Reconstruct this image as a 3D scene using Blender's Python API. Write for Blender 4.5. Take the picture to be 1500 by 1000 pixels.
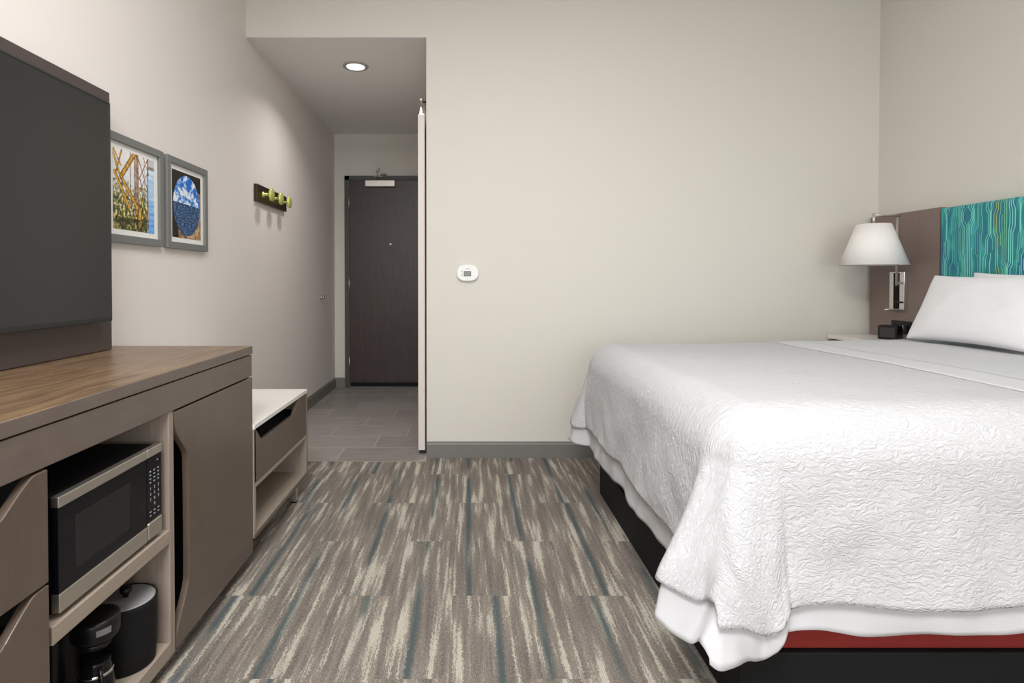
import bpy, bmesh, math, random
from mathutils import Vector, Matrix, noise
random.seed(7)
PI = math.pi
scene = bpy.context.scene
for o in list(bpy.data.objects): bpy.data.objects.remove(o)
COL = scene.collection

# ------------------------------------------------------------------ camera, world, lights, exposure
F = 820.0
cam_d = bpy.data.cameras.new('camera'); cam = bpy.data.objects.new('camera', cam_d); COL.objects.link(cam)
cam_d.sensor_width = 36.0; cam_d.lens = F / 1500 * 36.0
PITCH = math.radians(0.9)
cam.location = (0, 0, 1.235)
cam.rotation_euler = (PI / 2 - PITCH, 0, 0)
cam_d.shift_x = (750 - 685) / 1500.0
cam_d.shift_y = -(500 - (410 + F * math.tan(PITCH))) / 1500.0
cam_d.clip_start = 0.02; cam_d.clip_end = 60
scene.camera = cam
scene.view_settings.view_transform = 'Standard'
scene.view_settings.look = 'None'
scene.view_settings.gamma = 1.0
scene.view_settings.exposure = 0.06
scene.view_settings.use_curve_mapping = False

w = bpy.data.worlds.new('world'); scene.world = w; w.use_nodes = True
w.node_tree.nodes['Background'].inputs[0].default_value = (0.80, 0.90, 1.0, 1)
w.node_tree.nodes['Background'].inputs[1].default_value = 1.0

def area(name, loc, rot, sx, sy, energy, color):
    d = bpy.data.lights.new(name, 'AREA'); d.shape = 'RECTANGLE'; d.size = sx; d.size_y = sy
    d.energy = energy; d.color = color
    o = bpy.data.objects.new(name, d); COL.objects.link(o); o.location = loc; o.rotation_euler = rot
    return o
# daylight outside the window behind the camera, and added, unseen ceiling fill lights
area('window_daylight', (0.75, -5.6, 1.75), (PI / 2, 0, 0), 4.6, 3.2, 220, (0.99, 1.0, 1.01))
area('added_ceiling_fill', (-0.40, -0.8, 3.28), (0, 0, 0), 1.2, 1.2, 140, (0.985, 0.99, 1.0))
area('added_ceiling_fill', (-0.05, 1.4, 3.28), (0, 0, 0), 1.2, 1.2, 29, (0.985, 0.99, 1.0))
area('hall_downlight', (-0.875, 4.40, 2.885), (0, 0, 0), 0.14, 0.14, 6.8, (1.0, 0.98, 0.96)).data.spread = math.radians(135)

# ------------------------------------------------------------------ materials
def hexc(r, g, b):
    f = lambda c: (c / 255 / 12.92) if c / 255 <= 0.04045 else ((c / 255 + 0.055) / 1.055) ** 2.4
    return (f(r), f(g), f(b), 1)
def mat(name, col, rough=0.5, metal=0.0, spec=0.5, coat=0.0, bump=None, bump_scale=200, emis=None, es=1.0):
    m = bpy.data.materials.new(name); m.use_nodes = True
    nt = m.node_tree; b = nt.nodes['Principled BSDF']
    b.inputs['Base Color'].default_value = col
    b.inputs['Roughness'].default_value = rough
    b.inputs['Metallic'].default_value = metal
    b.inputs['Specular IOR Level'].default_value = spec
    b.inputs['Coat Weight'].default_value = coat
    if emis:
        b.inputs['Emission Color'].default_value = emis; b.inputs['Emission Strength'].default_value = es
    if bump:
        tc = nt.nodes.new('ShaderNodeTexCoord'); n = nt.nodes.new('ShaderNodeTexNoise'); bp = nt.nodes.new('ShaderNodeBump')
        n.inputs['Scale'].default_value = bump_scale; n.inputs['Detail'].default_value = 4
        bp.inputs['Strength'].default_value = bump; bp.inputs['Distance'].default_value = 0.002
        nt.links.new(tc.outputs['Object'], n.inputs['Vector']); nt.links.new(n.outputs['Fac'], bp.inputs['Height'])
        nt.links.new(bp.outputs['Normal'], b.inputs['Normal'])
    return m
class NT:
    """tiny node-building helper"""
    def __init__(s, m): s.nt = m.node_tree; s.b = s.nt.nodes['Principled BSDF']
    def new(s, t, **kw):
        n = s.nt.nodes.new(t)
        for k, v in kw.items(): setattr(n, k, v)
        return n
    def put(s, v, sock):
        if isinstance(v, (int, float, tuple)): sock.default_value = v
        else: s.nt.links.new(v, sock)
    def math(s, op, a, b=0.0, c=None):
        n = s.new('ShaderNodeMath', operation=op); s.put(a, n.inputs[0]); s.put(b, n.inputs[1])
        if c is not None: s.put(c, n.inputs[2])
        return n.outputs[0]
    def comb(s, x, y, z):
        n = s.new('ShaderNodeCombineXYZ'); s.put(x, n.inputs[0]); s.put(y, n.inputs[1]); s.put(z, n.inputs[2]); return n.outputs[0]
    def noise(s, v, scale=1.0, detail=2.0, rough=0.5, dist=0.0):
        n = s.new('ShaderNodeTexNoise'); s.put(v, n.inputs['Vector']); n.inputs['Scale'].default_value = scale
        n.inputs['Detail'].default_value = detail; n.inputs['Roughness'].default_value = rough; n.inputs['Distortion'].default_value = dist
        return n.outputs['Fac']
    def white(s, v):
        n = s.new('ShaderNodeTexWhiteNoise', noise_dimensions='3D'); s.put(v, n.inputs['Vector']); return n.outputs['Value']
    def ramp(s, f, stops, interp='LINEAR'):
        n = s.new('ShaderNodeValToRGB'); e = n.color_ramp.elements; n.color_ramp.interpolation = interp
        while len(e) > 1: e.remove(e[-1])
        e[0].position, e[0].color = stops[0]
        for p, c in stops[1:]:
            q = e.new(p); q.color = c
        s.put(f, n.inputs[0]); return n.outputs[0]
    def mix(s, f, a, b, bt='MIX'):
        n = s.new('ShaderNodeMix', data_type='RGBA', blend_type=bt); s.put(f, n.inputs[0]); s.put(a, n.inputs[6]); s.put(b, n.inputs[7]); return n.outputs[2]
    def bump(s, h, strength=0.3, dist=0.002):
        n = s.new('ShaderNodeBump'); n.inputs['Strength'].default_value = strength; n.inputs['Distance'].default_value = dist
        s.put(h, n.inputs['Height']); s.nt.links.new(n.outputs[0], s.b.inputs['Normal'])
    def pos(s):
        tc = s.new('ShaderNodeTexCoord'); sp = s.new('ShaderNodeSeparateXYZ'); s.nt.links.new(tc.outputs['Object'], sp.inputs[0])
        return tc.outputs['Object'], sp.outputs[0], sp.outputs[1], sp.outputs[2]

def wall_mat(name, c):
    m = mat(name, c, 0.85, spec=0.2); n = NT(m); p, x, y, z = n.pos()
    n.bump(n.noise(p, 260, 3), 0.12, 0.001); return m
def wood(name, c1, c2, axis, rough=0.45, coat=0.0, gs=60.0, contrast=1.0, cx=0.35):
    m = mat(name, c1, rough, coat=coat); n = NT(m); p, x, y, z = n.pos()
    st = 4.0
    v = {'x': n.comb(n.math('MULTIPLY', x, st), n.math('MULTIPLY', y, gs), n.math('MULTIPLY', z, gs)),
         'y': n.comb(n.math('MULTIPLY', x, gs), n.math('MULTIPLY', y, st), n.math('MULTIPLY', z, gs)),
         'z': n.comb(n.math('MULTIPLY', x, gs), n.math('MULTIPLY', y, gs), n.math('MULTIPLY', z, st))}[axis]
    g = n.noise(v, 1.0, 5, 0.65, 0.6)
    c = n.noise(p, 5.0, 3, 0.6, 1.5)
    f = n.math('ADD', n.math('MULTIPLY', g, 1 - cx), n.math('MULTIPLY', c, cx))
    lo, hi = 0.5 - 0.18 / contrast, 0.5 + 0.18 / contrast
    col = n.ramp(f, [(lo, c2), (hi, c1)])
    n.put(col, n.b.inputs['Base Color']); n.bump(g, 0.08, 0.001); n.b.inputs['Coat Roughness'].default_value = 0.25
    return m

M_wall = wall_mat('wall_paint', hexc(216, 212, 203))
M_wall_left = wall_mat('wall_paint_left', hexc(226, 219, 214))
M_ceil = wall_mat('ceiling_paint', hexc(238, 237, 234))
M_base = mat('baseboard_rubber', hexc(118, 116, 111), 0.5)
M_strip = mat('transition_metal', hexc(190, 182, 172), 0.35, 0.6)
M_top = wood('walnut_top', hexc(136, 110, 82), hexc(78, 60, 44), 'y', 0.34, 0.1, 75, 1.15, 0.2)
M_taupe = wood('taupe_wood', hexc(112, 100, 92), hexc(96, 84, 77), 'y', 0.42, 0.1, 50, 0.8, 0.55)
M_door = wood('brown_cabinet_wood', hexc(100, 86, 75), hexc(84, 71, 61), 'z', 0.35, 0.25, 60, 0.6, 0.5)
M_beige = wood('light_beige_wood', hexc(158, 144, 132), hexc(136, 122, 111), 'z', 0.55, 0, 90, 0.9, 0.1)
M_beige_y = wood('light_beige_wood_edge', hexc(160, 147, 133), hexc(145, 131, 118), 'y', 0.55, 0, 90, 0.7, 0.1)
M_panel = wood('dark_brown_panel', hexc(80, 69, 65), hexc(70, 60, 57), 'y', 0.45, 0, 60, 0.6, 0.3)
M_hbwood = wood('headboard_wood', hexc(130, 113, 106), hexc(120, 104, 98), 'z', 0.42, 0.1, 60, 0.6, 0.3)
M_entry = wood('entry_door_veneer', hexc(70, 56, 52), hexc(50, 39, 37), 'z', 0.4, 0.1, 55, 1.0, 0.15)
M_doorframe = mat('door_frame_paint', hexc(72, 72, 68), 0.5)
M_black = mat('black_plastic', hexc(16, 16, 17), 0.35, spec=0.35)
M_blackmat = mat('black_matte', hexc(17, 17, 18), 0.7, spec=0.25)
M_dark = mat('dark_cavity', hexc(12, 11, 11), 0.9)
M_screen = mat('tv_screen', hexc(14, 14, 15), 0.30, spec=0.75)
M_bezel = mat('tv_bezel', hexc(34, 34, 34), 0.5)
M_steel = mat('brushed_steel', hexc(206, 200, 190), 0.42, 1.0, bump=0.05)
M_chrome = mat('chrome', hexc(225, 223, 220), 0.09, 1.0)
M_nickel = mat('satin_nickel', hexc(205, 198, 193), 0.3, 0.8)
M_glassblk = mat('black_glass', hexc(14, 15, 20), 0.12, spec=0.3)
M_window = mat('microwave_window', hexc(34, 34, 35), 0.3, spec=0.3)
M_white = mat('white_laminate', hexc(228, 225, 220), 0.35)
M_mark = mat('keypad_print', hexc(170, 172, 178), 0.6)
M_frame = mat('grey_picture_frame', hexc(118, 119, 116), 0.5, bump=0.1)
M_mat = mat('white_picture_mat', hexc(238, 236, 232), 0.8)
M_bronze = mat('dark_bronze_board', hexc(72, 58, 42), 0.3, 0.7)
M_lime = mat('lime_brass', hexc(208, 212, 120), 0.3, 0.35)
M_shade = mat('lamp_shade_fabric', hexc(238, 235, 231), 0.9, bump=0.1, bump_scale=500)
M_plast = mat('white_plastic', hexc(236, 236, 234), 0.4)
M_lcd = mat('lcd', hexc(124, 132, 116), 0.3)
M_lcdb = mat('lcd_border', hexc(96, 94, 100), 0.4)
M_sliding = mat('sliding_door_paint', hexc(222, 213, 206), 0.5)
M_red = mat('red_boxspring_fabric', hexc(132, 34, 27), 0.85, bump=0.3, bump_scale=350)
M_bucketlid = mat('bucket_lid_grey', hexc(150, 150, 152), 0.4)
M_lining = mat('quilt_border_cotton', hexc(198, 198, 200), 0.9, spec=0.2, bump=0.3, bump_scale=30)
M_pillow = mat('pillow_cotton', hexc(228, 228, 230), 0.9, spec=0.2, bump=0.1, bump_scale=20)
M_sheet = mat('white_sheet', hexc(204, 204, 206), 0.9, spec=0.2, bump=0.1, bump_scale=20)
M_clock = mat('clock_face', hexc(58, 55, 53), 0.3)
M_lamp_on = mat('light_diffuser', hexc(255, 255, 255), 0.5, emis=(1, 0.97, 0.93, 1), es=0.95)
M_lamp_added = mat('added_lamp_diffuser', hexc(255, 255, 255), 0.5, emis=(1, 0.97, 0.93, 1), es=2.0)
M_lightring = mat('light_ring', hexc(170, 168, 164), 0.5)

def carpet_mat():
    m = mat('carpet', (0.2, 0.2, 0.2, 1), 0.95, spec=0.1); n = NT(m); p, x, y, z = n.pos()
    W, L = 0.2286, 0.914
    u = n.math('DIVIDE', n.math('ADD', x, 20 * W + 0.06), W); ci = n.math('FLOOR', u)
    off = n.math('MULTIPLY', n.math('MODULO', ci, 2.0), 0.5)
    vv = n.math('ADD', n.math('DIVIDE', n.math('ADD', y, 10.0 - 0.29), L), off); ri = n.math('FLOOR', vv)
    r1 = n.white(n.comb(ci, ri, 1.0)); r2 = n.white(n.comb(ci, ri, 7.0)); r3 = n.white(n.comb(ci, ri, 13.0))
    # per-plank shifted coordinates
    xs = n.math('ADD', x, n.math('MULTIPLY', n.math('FLOOR', n.math('MULTIPLY', r1, 5.0)), 3.7)); ys = n.math('ADD', y, n.math('MULTIPLY', r2, 9.0))
    # wobble so streak edges are ragged
    wob = n.noise(n.comb(n.math('MULTIPLY', xs, 60), n.math('MULTIPLY', ys, 55), 0.0), 1.0, 4, 0.8)
    wob2 = n.math('MULTIPLY', n.math('SUBTRACT', wob, 0.5), 0.034)
    xw = n.math('ADD', xs, wob2)
    big = n.noise(n.comb(n.math('MULTIPLY', xw, 30), n.math('MULTIPLY', ys, 1.9), 2.0), 1.0, 2, 0.5)
    fine = n.noise(n.comb(n.math('MULTIPLY', xw, 120), n.math('MULTIPLY', ys, 3.6), 5.0), 1.0, 3, 0.6)
    spk = n.noise(n.comb(n.math('MULTIPLY', xs, 260), n.math('MULTIPLY', ys, 110), 4.0), 1.0, 2, 0.7)
    f = n.math('ADD', n.math('ADD', n.math('MULTIPLY', big, 0.50), n.math('MULTIPLY', fine, 0.32)), n.math('MULTIPLY', spk, 0.18))
    C1, C2, C3, C4 = hexc(100, 92, 88), hexc(126, 118, 111), hexc(144, 136, 125), hexc(184, 178, 164)
    base = n.ramp(f, [(0.36, C1), (0.44, hexc(112, 104, 99)), (0.50, C2), (0.545, C3), (0.553, C4), (0.75, hexc(200, 193, 180))])
    # speckled transition
    sp = n.noise(n.comb(n.math('MULTIPLY', xs, 300), n.math('MULTIPLY', ys, 120), 0.0), 1.0, 2, 0.6)
    base = n.mix(n.math('MULTIPLY', n.math('GREATER_THAN', sp, 0.54), 0.30), base, hexc(176, 168, 152))
    # teal lines, one or two per plank
    fu = n.math('FRACT', u)
    tc = n.math('ADD', 0.25, n.math('MULTIPLY', r3, 0.5))
    dd = n.math('ABSOLUTE', n.math('SUBTRACT', n.math('ADD', fu, n.math('MULTIPLY', wob2, 3.0)), tc))
    line = n.math('SUBTRACT', 1.0, n.math('DIVIDE', dd, 0.095)); line = n.math('MAXIMUM', line, 0.0)
    seg = n.noise(n.comb(n.math('MULTIPLY', ci, 3.1), n.math('MULTIPLY', ys, 2.2), 0.0), 1.0, 1, 0.5)
    segm = n.ramp(seg, [(0.40, (0.15, 0.15, 0.15, 1)), (0.52, (1, 1, 1, 1))])
    line = n.math('MULTIPLY', n.math('MULTIPLY', line, 1.05), segm)
    line = n.math('MINIMUM', line, 0.82)
    base = n.mix(line, base, hexc(70, 86, 89))
    # ribs
    rib = n.math('SINE', n.math('MULTIPLY', x, 2 * PI / 0.0058))
    base = n.mix(n.math('ADD', 0.12, n.math('MULTIPLY', rib, 0.10)), base, hexc(60, 55, 50))
    n.put(base, n.b.inputs['Base Color'])
    h = n.math('ADD', rib, n.math('MULTIPLY', sp, 2.0)); n.bump(h, 0.35, 0.002)
    return m
M_carpet = carpet_mat()

def tile_mat():
    m = mat('grey_floor_tile', (0.2, 0.2, 0.2, 1), 0.45); n = NT(m); p, x, y, z = n.pos()
    rv = n.math('DIVIDE', n.math('SUBTRACT', y, 3.80), 0.307); row = n.math('FLOOR', rv)
    xv = n.math('SUBTRACT', n.math('DIVIDE', n.math('ADD', x, 10 * 0.61 + 0.905), 0.61), n.math('MULTIPLY', row, 0.3467)); ci = n.math('FLOOR', xv)
    gx = n.math('MULTIPLY', n.math('SUBTRACT', 0.5, n.math('ABSOLUTE', n.math('SUBTRACT', n.math('FRACT', xv), 0.5))), 0.61)
    gy = n.math('MULTIPLY', n.math('SUBTRACT', 0.5, n.math('ABSOLUTE', n.math('SUBTRACT', n.math('FRACT', rv), 0.5))), 0.307)
    g = n.math('LESS_THAN', n.math('MINIMUM', gx, gy), 0.0025)
    r = n.white(n.comb(ci, row, 0.0))
    nz = n.noise(n.comb(n.math('MULTIPLY', x, 5), n.math('MULTIPLY', y, 30), r), 1.0, 5, 0.65)
    t = n.ramp(n.math('ADD', n.math('MULTIPLY', nz, 0.7), n.math('MULTIPLY', r, 0.3)), [(0.3, hexc(132, 126, 122)), (0.7, hexc(156, 149, 144))])
    n.put(n.mix(g, t, hexc(190, 182, 175)), n.b.inputs['Base Color'])
    n.bump(n.math('SUBTRACT', 1.0, g), 0.3, 0.001)
    return m
M_tile = tile_mat()

def quilt_mat():
    m = mat('matelasse_quilt', hexc(194, 194, 196), 0.92, spec=0.15); n = NT(m)
    uv = n.new('ShaderNodeUVMap'); sp = n.new('ShaderNodeSeparateXYZ'); n.nt.links.new(uv.outputs[0], sp.inputs[0])
    x, y = sp.outputs[0], sp.outputs[1]
    d = n.noise(n.comb(n.math('MULTIPLY', x, 14), n.math('MULTIPLY', y, 14), 0.0), 1.0, 3, 0.6)
    yw = n.math('ADD', y, n.math('MULTIPLY', n.math('SUBTRACT', d, 0.5), 0.07))
    a = n.noise(n.comb(n.math('MULTIPLY', x, 24), n.math('MULTIPLY', yw, 78), 0.0), 1.0, 2, 0.5, 0.4)
    ridge = n.math('SUBTRACT', 1.0, n.math('MULTIPLY', n.math('ABSOLUTE', n.math('SUBTRACT', a, 0.5)), 5.0))
    ridge = n.math('MAXIMUM', ridge, 0.0)
    a2 = n.noise(n.comb(n.math('MULTIPLY', x, 60), n.math('MULTIPLY', yw, 150), 3.0), 1.0, 2, 0.5)
    n.bump(n.math('ADD', n.math('POWER', ridge, 1.5), n.math('MULTIPLY', a2, 0.5)), 0.42, 0.006)
    return m
M_quilt = quilt_mat()
def fabric_bg():
    m = mat('teal_upholstery', hexc(40, 125, 130), 0.8); n = NT(m); p, x, y, z = n.pos()
    f = n.noise(n.comb(0.0, n.math('MULTIPLY', y, 22), n.math('MULTIPLY', z, 5)), 1.0, 2, 0.5)
    n.put(n.ramp(f, [(0.3, hexc(44, 104, 146)), (0.43, hexc(46, 122, 140)), (0.55, hexc(44, 134, 136)), (0.68, hexc(66, 172, 174))]), n.b.inputs['Base Color'])
    return m
M_teal = fabric_bg()
M_line = [mat('thread_aqua', hexc(128, 222, 208), 0.7), mat('thread_green', hexc(128, 202, 160), 0.7), mat('thread_lime', hexc(192, 204, 98), 0.7), mat('thread_mint', hexc(100, 200, 190), 0.7)]
def vcol_mat(name, rough=0.5):
    m = mat(name, (1, 1, 1, 1), rough); n = NT(m); a = n.new('ShaderNodeVertexColor', layer_name='picture'); n.put(a.outputs[0], n.b.inputs['Base Color']); return m
M_photo = vcol_mat('printed_photo', 0.35)
m = bpy.data.materials.new('window_glass'); m.use_nodes = True; nt = m.node_tree
for q in list(nt.nodes): nt.nodes.remove(q)
o_ = nt.nodes.new('ShaderNodeOutputMaterial'); t_ = nt.nodes.new('ShaderNodeBsdfTransparent'); g_ = nt.nodes.new('ShaderNodeBsdfGlossy'); x_ = nt.nodes.new('ShaderNodeMixShader')
g_.inputs['Roughness'].default_value = 0.05; x_.inputs[0].default_value = 0.05
nt.links.new(t_.outputs[0], x_.inputs[1]); nt.links.new(g_.outputs[0], x_.inputs[2]); nt.links.new(x_.outputs[0], o_.inputs[0])
M_glass = m

# ------------------------------------------------------------------ builders (geometry given in world coordinates)
def B(): return bmesh.new()
def add_box(bm, x0, x1, y0, y1, z0, z1, mi=0):
    vs = [bm.verts.new((x, y, z)) for z in (z0, z1) for y in (y0, y1) for x in (x0, x1)]
    for f in ((0, 2, 3, 1), (4, 5, 7, 6), (0, 1, 5, 4), (2, 6, 7, 3), (0, 4, 6, 2), (1, 3, 7, 5)):
        bm.faces.new([vs[i] for i in f]).material_index = mi
    return bm
def box(*a): return add_box(B(), *a)
def add_prism(bm, pts, axis, a0, a1):
    """polygon in the plane across `axis`, extruded a0..a1. axis x: pts=(y,z); y: pts=(x,z); z: pts=(x,y)"""
    def P(p, a): return {'x': (a, p[0], p[1]), 'y': (p[0], a, p[1]), 'z': (p[0], p[1], a)}[axis]
    v0 = [bm.verts.new(P(p, a0)) for p in pts]; v1 = [bm.verts.new(P(p, a1)) for p in pts]
    bm.faces.new(v0); bm.faces.new(v1[::-1]); n = len(pts)
    for i in range(n): bm.faces.new((v0[i], v0[(i + 1) % n], v1[(i + 1) % n], v1[i]))
    return bm
def add_lathe(bm, prof, c, axis='z', seg=48, mi=0):
    rings = []
    for r, h in prof:
        ring = []
        for k in range(seg):
            a = 2 * PI * k / seg; u, v = r * math.cos(a), r * math.sin(a)
            p = {'z': (u, v, h), 'x': (h, u, v), 'y': (u, h, v)}[axis]
            ring.append(bm.verts.new((c[0] + p[0], c[1] + p[1], c[2] + p[2])))
        rings.append(ring)
    for a, b in zip(rings, rings[1:]):
        for k in range(seg):
            f = bm.faces.new((a[k], a[(k + 1) % seg], b[(k + 1) % seg], b[k])); f.material_index = mi; f.smooth = True
    bm.faces.new(rings[0]).material_index = mi; bm.faces.new(rings[-1]).material_index = mi
    return bm
def add_tube(bm, pts, r, seg=12):
    pts = [Vector(p) for p in pts]; rings = []
    for i, p in enumerate(pts):
        d = (pts[min(i + 1, len(pts) - 1)] - pts[max(i - 1, 0)]).normalized()
        up = Vector((0, 0, 1)) if abs(d.z) < 0.9 else Vector((1, 0, 0))
        s = d.cross(up).normalized(); t = s.cross(d)
        rings.append([bm.verts.new(p + s * r * math.cos(2 * PI * k / seg) + t * r * math.sin(2 * PI * k / seg)) for k in range(seg)])
    for a, b in zip(rings, rings[1:]):
        for k in range(seg):
            f = bm.faces.new((a[k], a[(k + 1) % seg], b[(k + 1) % seg], b[k])); f.smooth = True
    bm.faces.new(rings[0]); bm.faces.new(rings[-1])
    return bm
def obj(name, bm, mats, parent=None, bevel=0, seg=2, fix=True):
    if fix: bmesh.ops.recalc_face_normals(bm, faces=bm.faces)
    me = bpy.data.meshes.new(name)
    org = Vector((0, 0, 0)); p = parent
    while p: org += Vector(p.location); p = p.parent
    if org.length: bmesh.ops.translate(bm, verts=bm.verts, vec=-org)
    bm.to_mesh(me); bm.free()
    for mm in (mats if isinstance(mats, (list, tuple)) else [mats]): me.materials.append(mm)
    o = bpy.data.objects.new(name, me); COL.objects.link(o)
    if parent: o.parent = parent
    if bevel:
        b = o.modifiers.new('bevel', 'BEVEL'); b.width = bevel; b.segments = seg; b.limit_method = 'ANGLE'; b.angle_limit = math.radians(40)
        b.harden_normals = False
    return o
def tag(o, label=None, cat=None, group=None, kind=None):
    if label: o['label'] = label
    if cat: o['category'] = cat
    if group: o['group'] = group
    if kind: o['kind'] = kind
    return o
def thing(name, loc, label, cat, group=None, kind=None):
    o = bpy.data.objects.new(name, None); COL.objects.link(o); o.location = loc; o.empty_display_size = 0.1
    return tag(o, label, cat, group, kind)
def struct(name, bm, m, label, cat, **kw): return tag(obj(name, bm, m, **kw), label, cat, kind='structure')

# ------------------------------------------------------------------ room shell
XL, XR, YB, YH, YN, ZC, ZS, XH = -1.528, 2.84, 3.88, 6.44, -2.9, 3.36, 2.905, -0.285
T = 0.12
fl = box(XL - T, XR + T, YN - T, 3.80, -0.06, 0.0); add_box(fl, XH, XR + T, 3.80, YB, -0.06, 0.0)
struct('floor', fl, M_carpet, 'striped grey and teal plank carpet of the bedroom', 'carpet floor')
struct('floor_hall', box(XL - T, XH, 3.80, YH + T, -0.06, 0.0), M_tile, 'grey rectangular tile floor of the entry hall', 'tile floor')
struct('trim_1', box(XL, XH, 3.79, 3.808, -0.002, 0.004), M_strip, 'thin metal strip between carpet and hall tiles', 'floor trim')
struct('wall_left', box(XL - T, XL, YN - T, YH + T, 0, ZC), M_wall_left, 'long left wall running into the entry hall', 'wall')
bw = B(); add_box(bw, XH, XR + T, YB, YB + T, 0, ZC)
struct('wall_back', bw, M_wall, 'cream wall behind the bed side with the thermostat', 'wall')
struct('wall_header', box(XL, XH, YB, YB + T, ZS + 0.002, ZC), M_wall, 'wall strip above the opening of the entry hall', 'wall')
struct('wall_right', box(XR, XR + T, YN - T, YB, 0, ZC), M_wall, 'right wall behind the headboard', 'wall')
struct('wall_hall_right', box(XH, XH + T, YB + T, YH + T, -0.06, ZS + 0.1), M_wall, 'right wall of the entry hall', 'wall')
struct('wall_hall_end', box(XL, XH, YH, YH + T, 0, ZS), M_wall, 'far wall of the entry hall around the door', 'wall')
struct('ceiling', box(XL - T, XR + T, YN - T, YB + T, ZC, ZC + 0.1), M_ceil, 'ceiling of the bedroom', 'ceiling')
ch_ = box(XL, XH, YB + 0.001, YB + T, ZS, ZS + 0.0018); add_box(ch_, XL, XH, YB + T, YH, ZS, ZS + 0.1)
struct('ceiling_hall', ch_, M_ceil, 'lower grey ceiling of the entry hall', 'ceiling')
# wall behind the camera with its window
wx0, wx1, wz0, wz1 = -1.0, 2.5, 0.5, 2.75
wn = B(); add_box(wn, XL, wx0, YN - T, YN, 0, ZC); add_box(wn, wx1, XR, YN - T, YN, 0, ZC); add_box(wn, wx0, wx1, YN - T, YN, 0, wz0); add_box(wn, wx0, wx1, YN - T, YN, wz1, ZC)
struct('wall_near', wn, M_wall, 'window wall behind the camera', 'wall')
win = thing('window_1', ((wx0 + wx1) / 2, YN, wz0), 'wide window in the wall behind the camera', 'window', kind='structure')
wf = B()
for a in ((wx0, wx0 + 0.05, wz0, wz1), (wx1 - 0.05, wx1, wz0, wz1), (wx0, wx1, wz0, wz0 + 0.05), (wx0, wx1, wz1 - 0.05, wz1), (0.725, 0.775, wz0, wz1)):
    add_box(wf, a[0], a[1], YN - 0.08, YN - 0.03, a[2], a[3])
obj('window_frame', wf, M_frame, win)
obj('glass_pane', box(wx0 + 0.05, wx1 - 0.05, YN - 0.058, YN - 0.052, wz0 + 0.05, wz1 - 0.05), M_glass, win)
# baseboards with a small cove lip
def base_profile(h=0.112, t=0.012): return [(0, 0), (t, 0), (t, h - 0.018), (t * 0.55, h - 0.010), (t * 0.5, h), (0, h)]
b = B(); add_prism(b, [(YB - p[0], p[1]) for p in base_profile()], 'x', XH, XR)
struct('baseboard_back', b, M_base, 'dark grey baseboard under the thermostat wall', 'baseboard')
b = B(); add_prism(b, [(XL + p[0], p[1]) for p in base_profile()], 'y', YN, YH)
struct('baseboard_left', b, M_base, 'dark grey baseboard along the left wall', 'baseboard')
b = B(); add_prism(b, [(YH - p[0], p[1]) for p in base_profile()], 'x', XL + 0.012, -1.415)
struct('baseboard_hall_end', b, M_base, 'short dark grey baseboard left of the entry door', 'baseboard')
b = B(); add_prism(b, [(XR - p[0], p[1]) for p in base_profile()], 'y', YN, YB - 0.012)
struct('baseboard_right', b, M_base, 'dark grey baseboard along the headboard wall', 'baseboard')

# ------------------------------------------------------------------ entry door
dr = thing('door_1', (-0.9, YH, 0), 'dark brown entry door at the end of the hall', 'door', kind='structure')
dx0, dx1, dzt = -1.355, -0.44, 2.372
fr = B(); add_box(fr, -1.408, dx0 + 0.004, YH - 0.03, YH, 0, 2.425); add_box(fr, dx1 - 0.004, -0.39, YH - 0.03, YH, 0, 2.425); add_box(fr, -1.408, -0.39, YH - 0.03, YH, dzt + 0.004, 2.425)
obj('door_frame', fr, M_doorframe, dr, 0.003)
obj('door_leaf', box(dx0 + 0.004, dx1 - 0.004, YH - 0.018, YH - 0.001, 0.045, dzt), M_entry, dr, 0.001)
obj('door_sweep', box(dx0 + 0.01, dx1 - 0.01, YH - 0.028, YH - 0.0185, 0.012, 0.06), M_blackmat, dr, 0.002)
for z in (0.22, 1.12, 2.05):
    h = B(); add_lathe(h, [(0.008, 0), (0.008, 0.135)], (dx0 + 0.001, YH - 0.038, z), 'z', 12); obj('hinge', h, M_steel, dr)
h = B(); add_lathe(h, [(0.012, -0.008), (0.012, 0), (0.002, 0)], (-0.883, YH - 0.018, 1.645), 'y', 20); obj('peephole', h, M_chrome, dr)
cl = obj('door_closer', box(-1.165, -0.825, YH - 0.075, YH - 0.018, 2.295, 2.368), M_steel, dr, 0.006); cl['label'] = 'silver closer box at the top of the door'
h = B(); add_tube(h, [(-1.06, YH - 0.05, 2.368), (-1.06, YH - 0.05, 2.40), (-1.00, YH - 0.10, 2.425), (-0.93, YH - 0.03, 2.44)], 0.010, 8)
add_tube(h, [(-1.00, YH - 0.10, 2.40), (-1.00, YH - 0.10, 2.50)], 0.008, 8); add_tube(h, [(-1.08, YH - 0.035, 2.41), (-0.94, YH - 0.035, 2.42)], 0.012, 8)
add_tube(h, [(-1.00, YH - 0.10, 2.43), (-1.04, YH - 0.04, 2.48)], 0.007, 8)
obj('closer_arm', h, M_nickel, cl)

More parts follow.
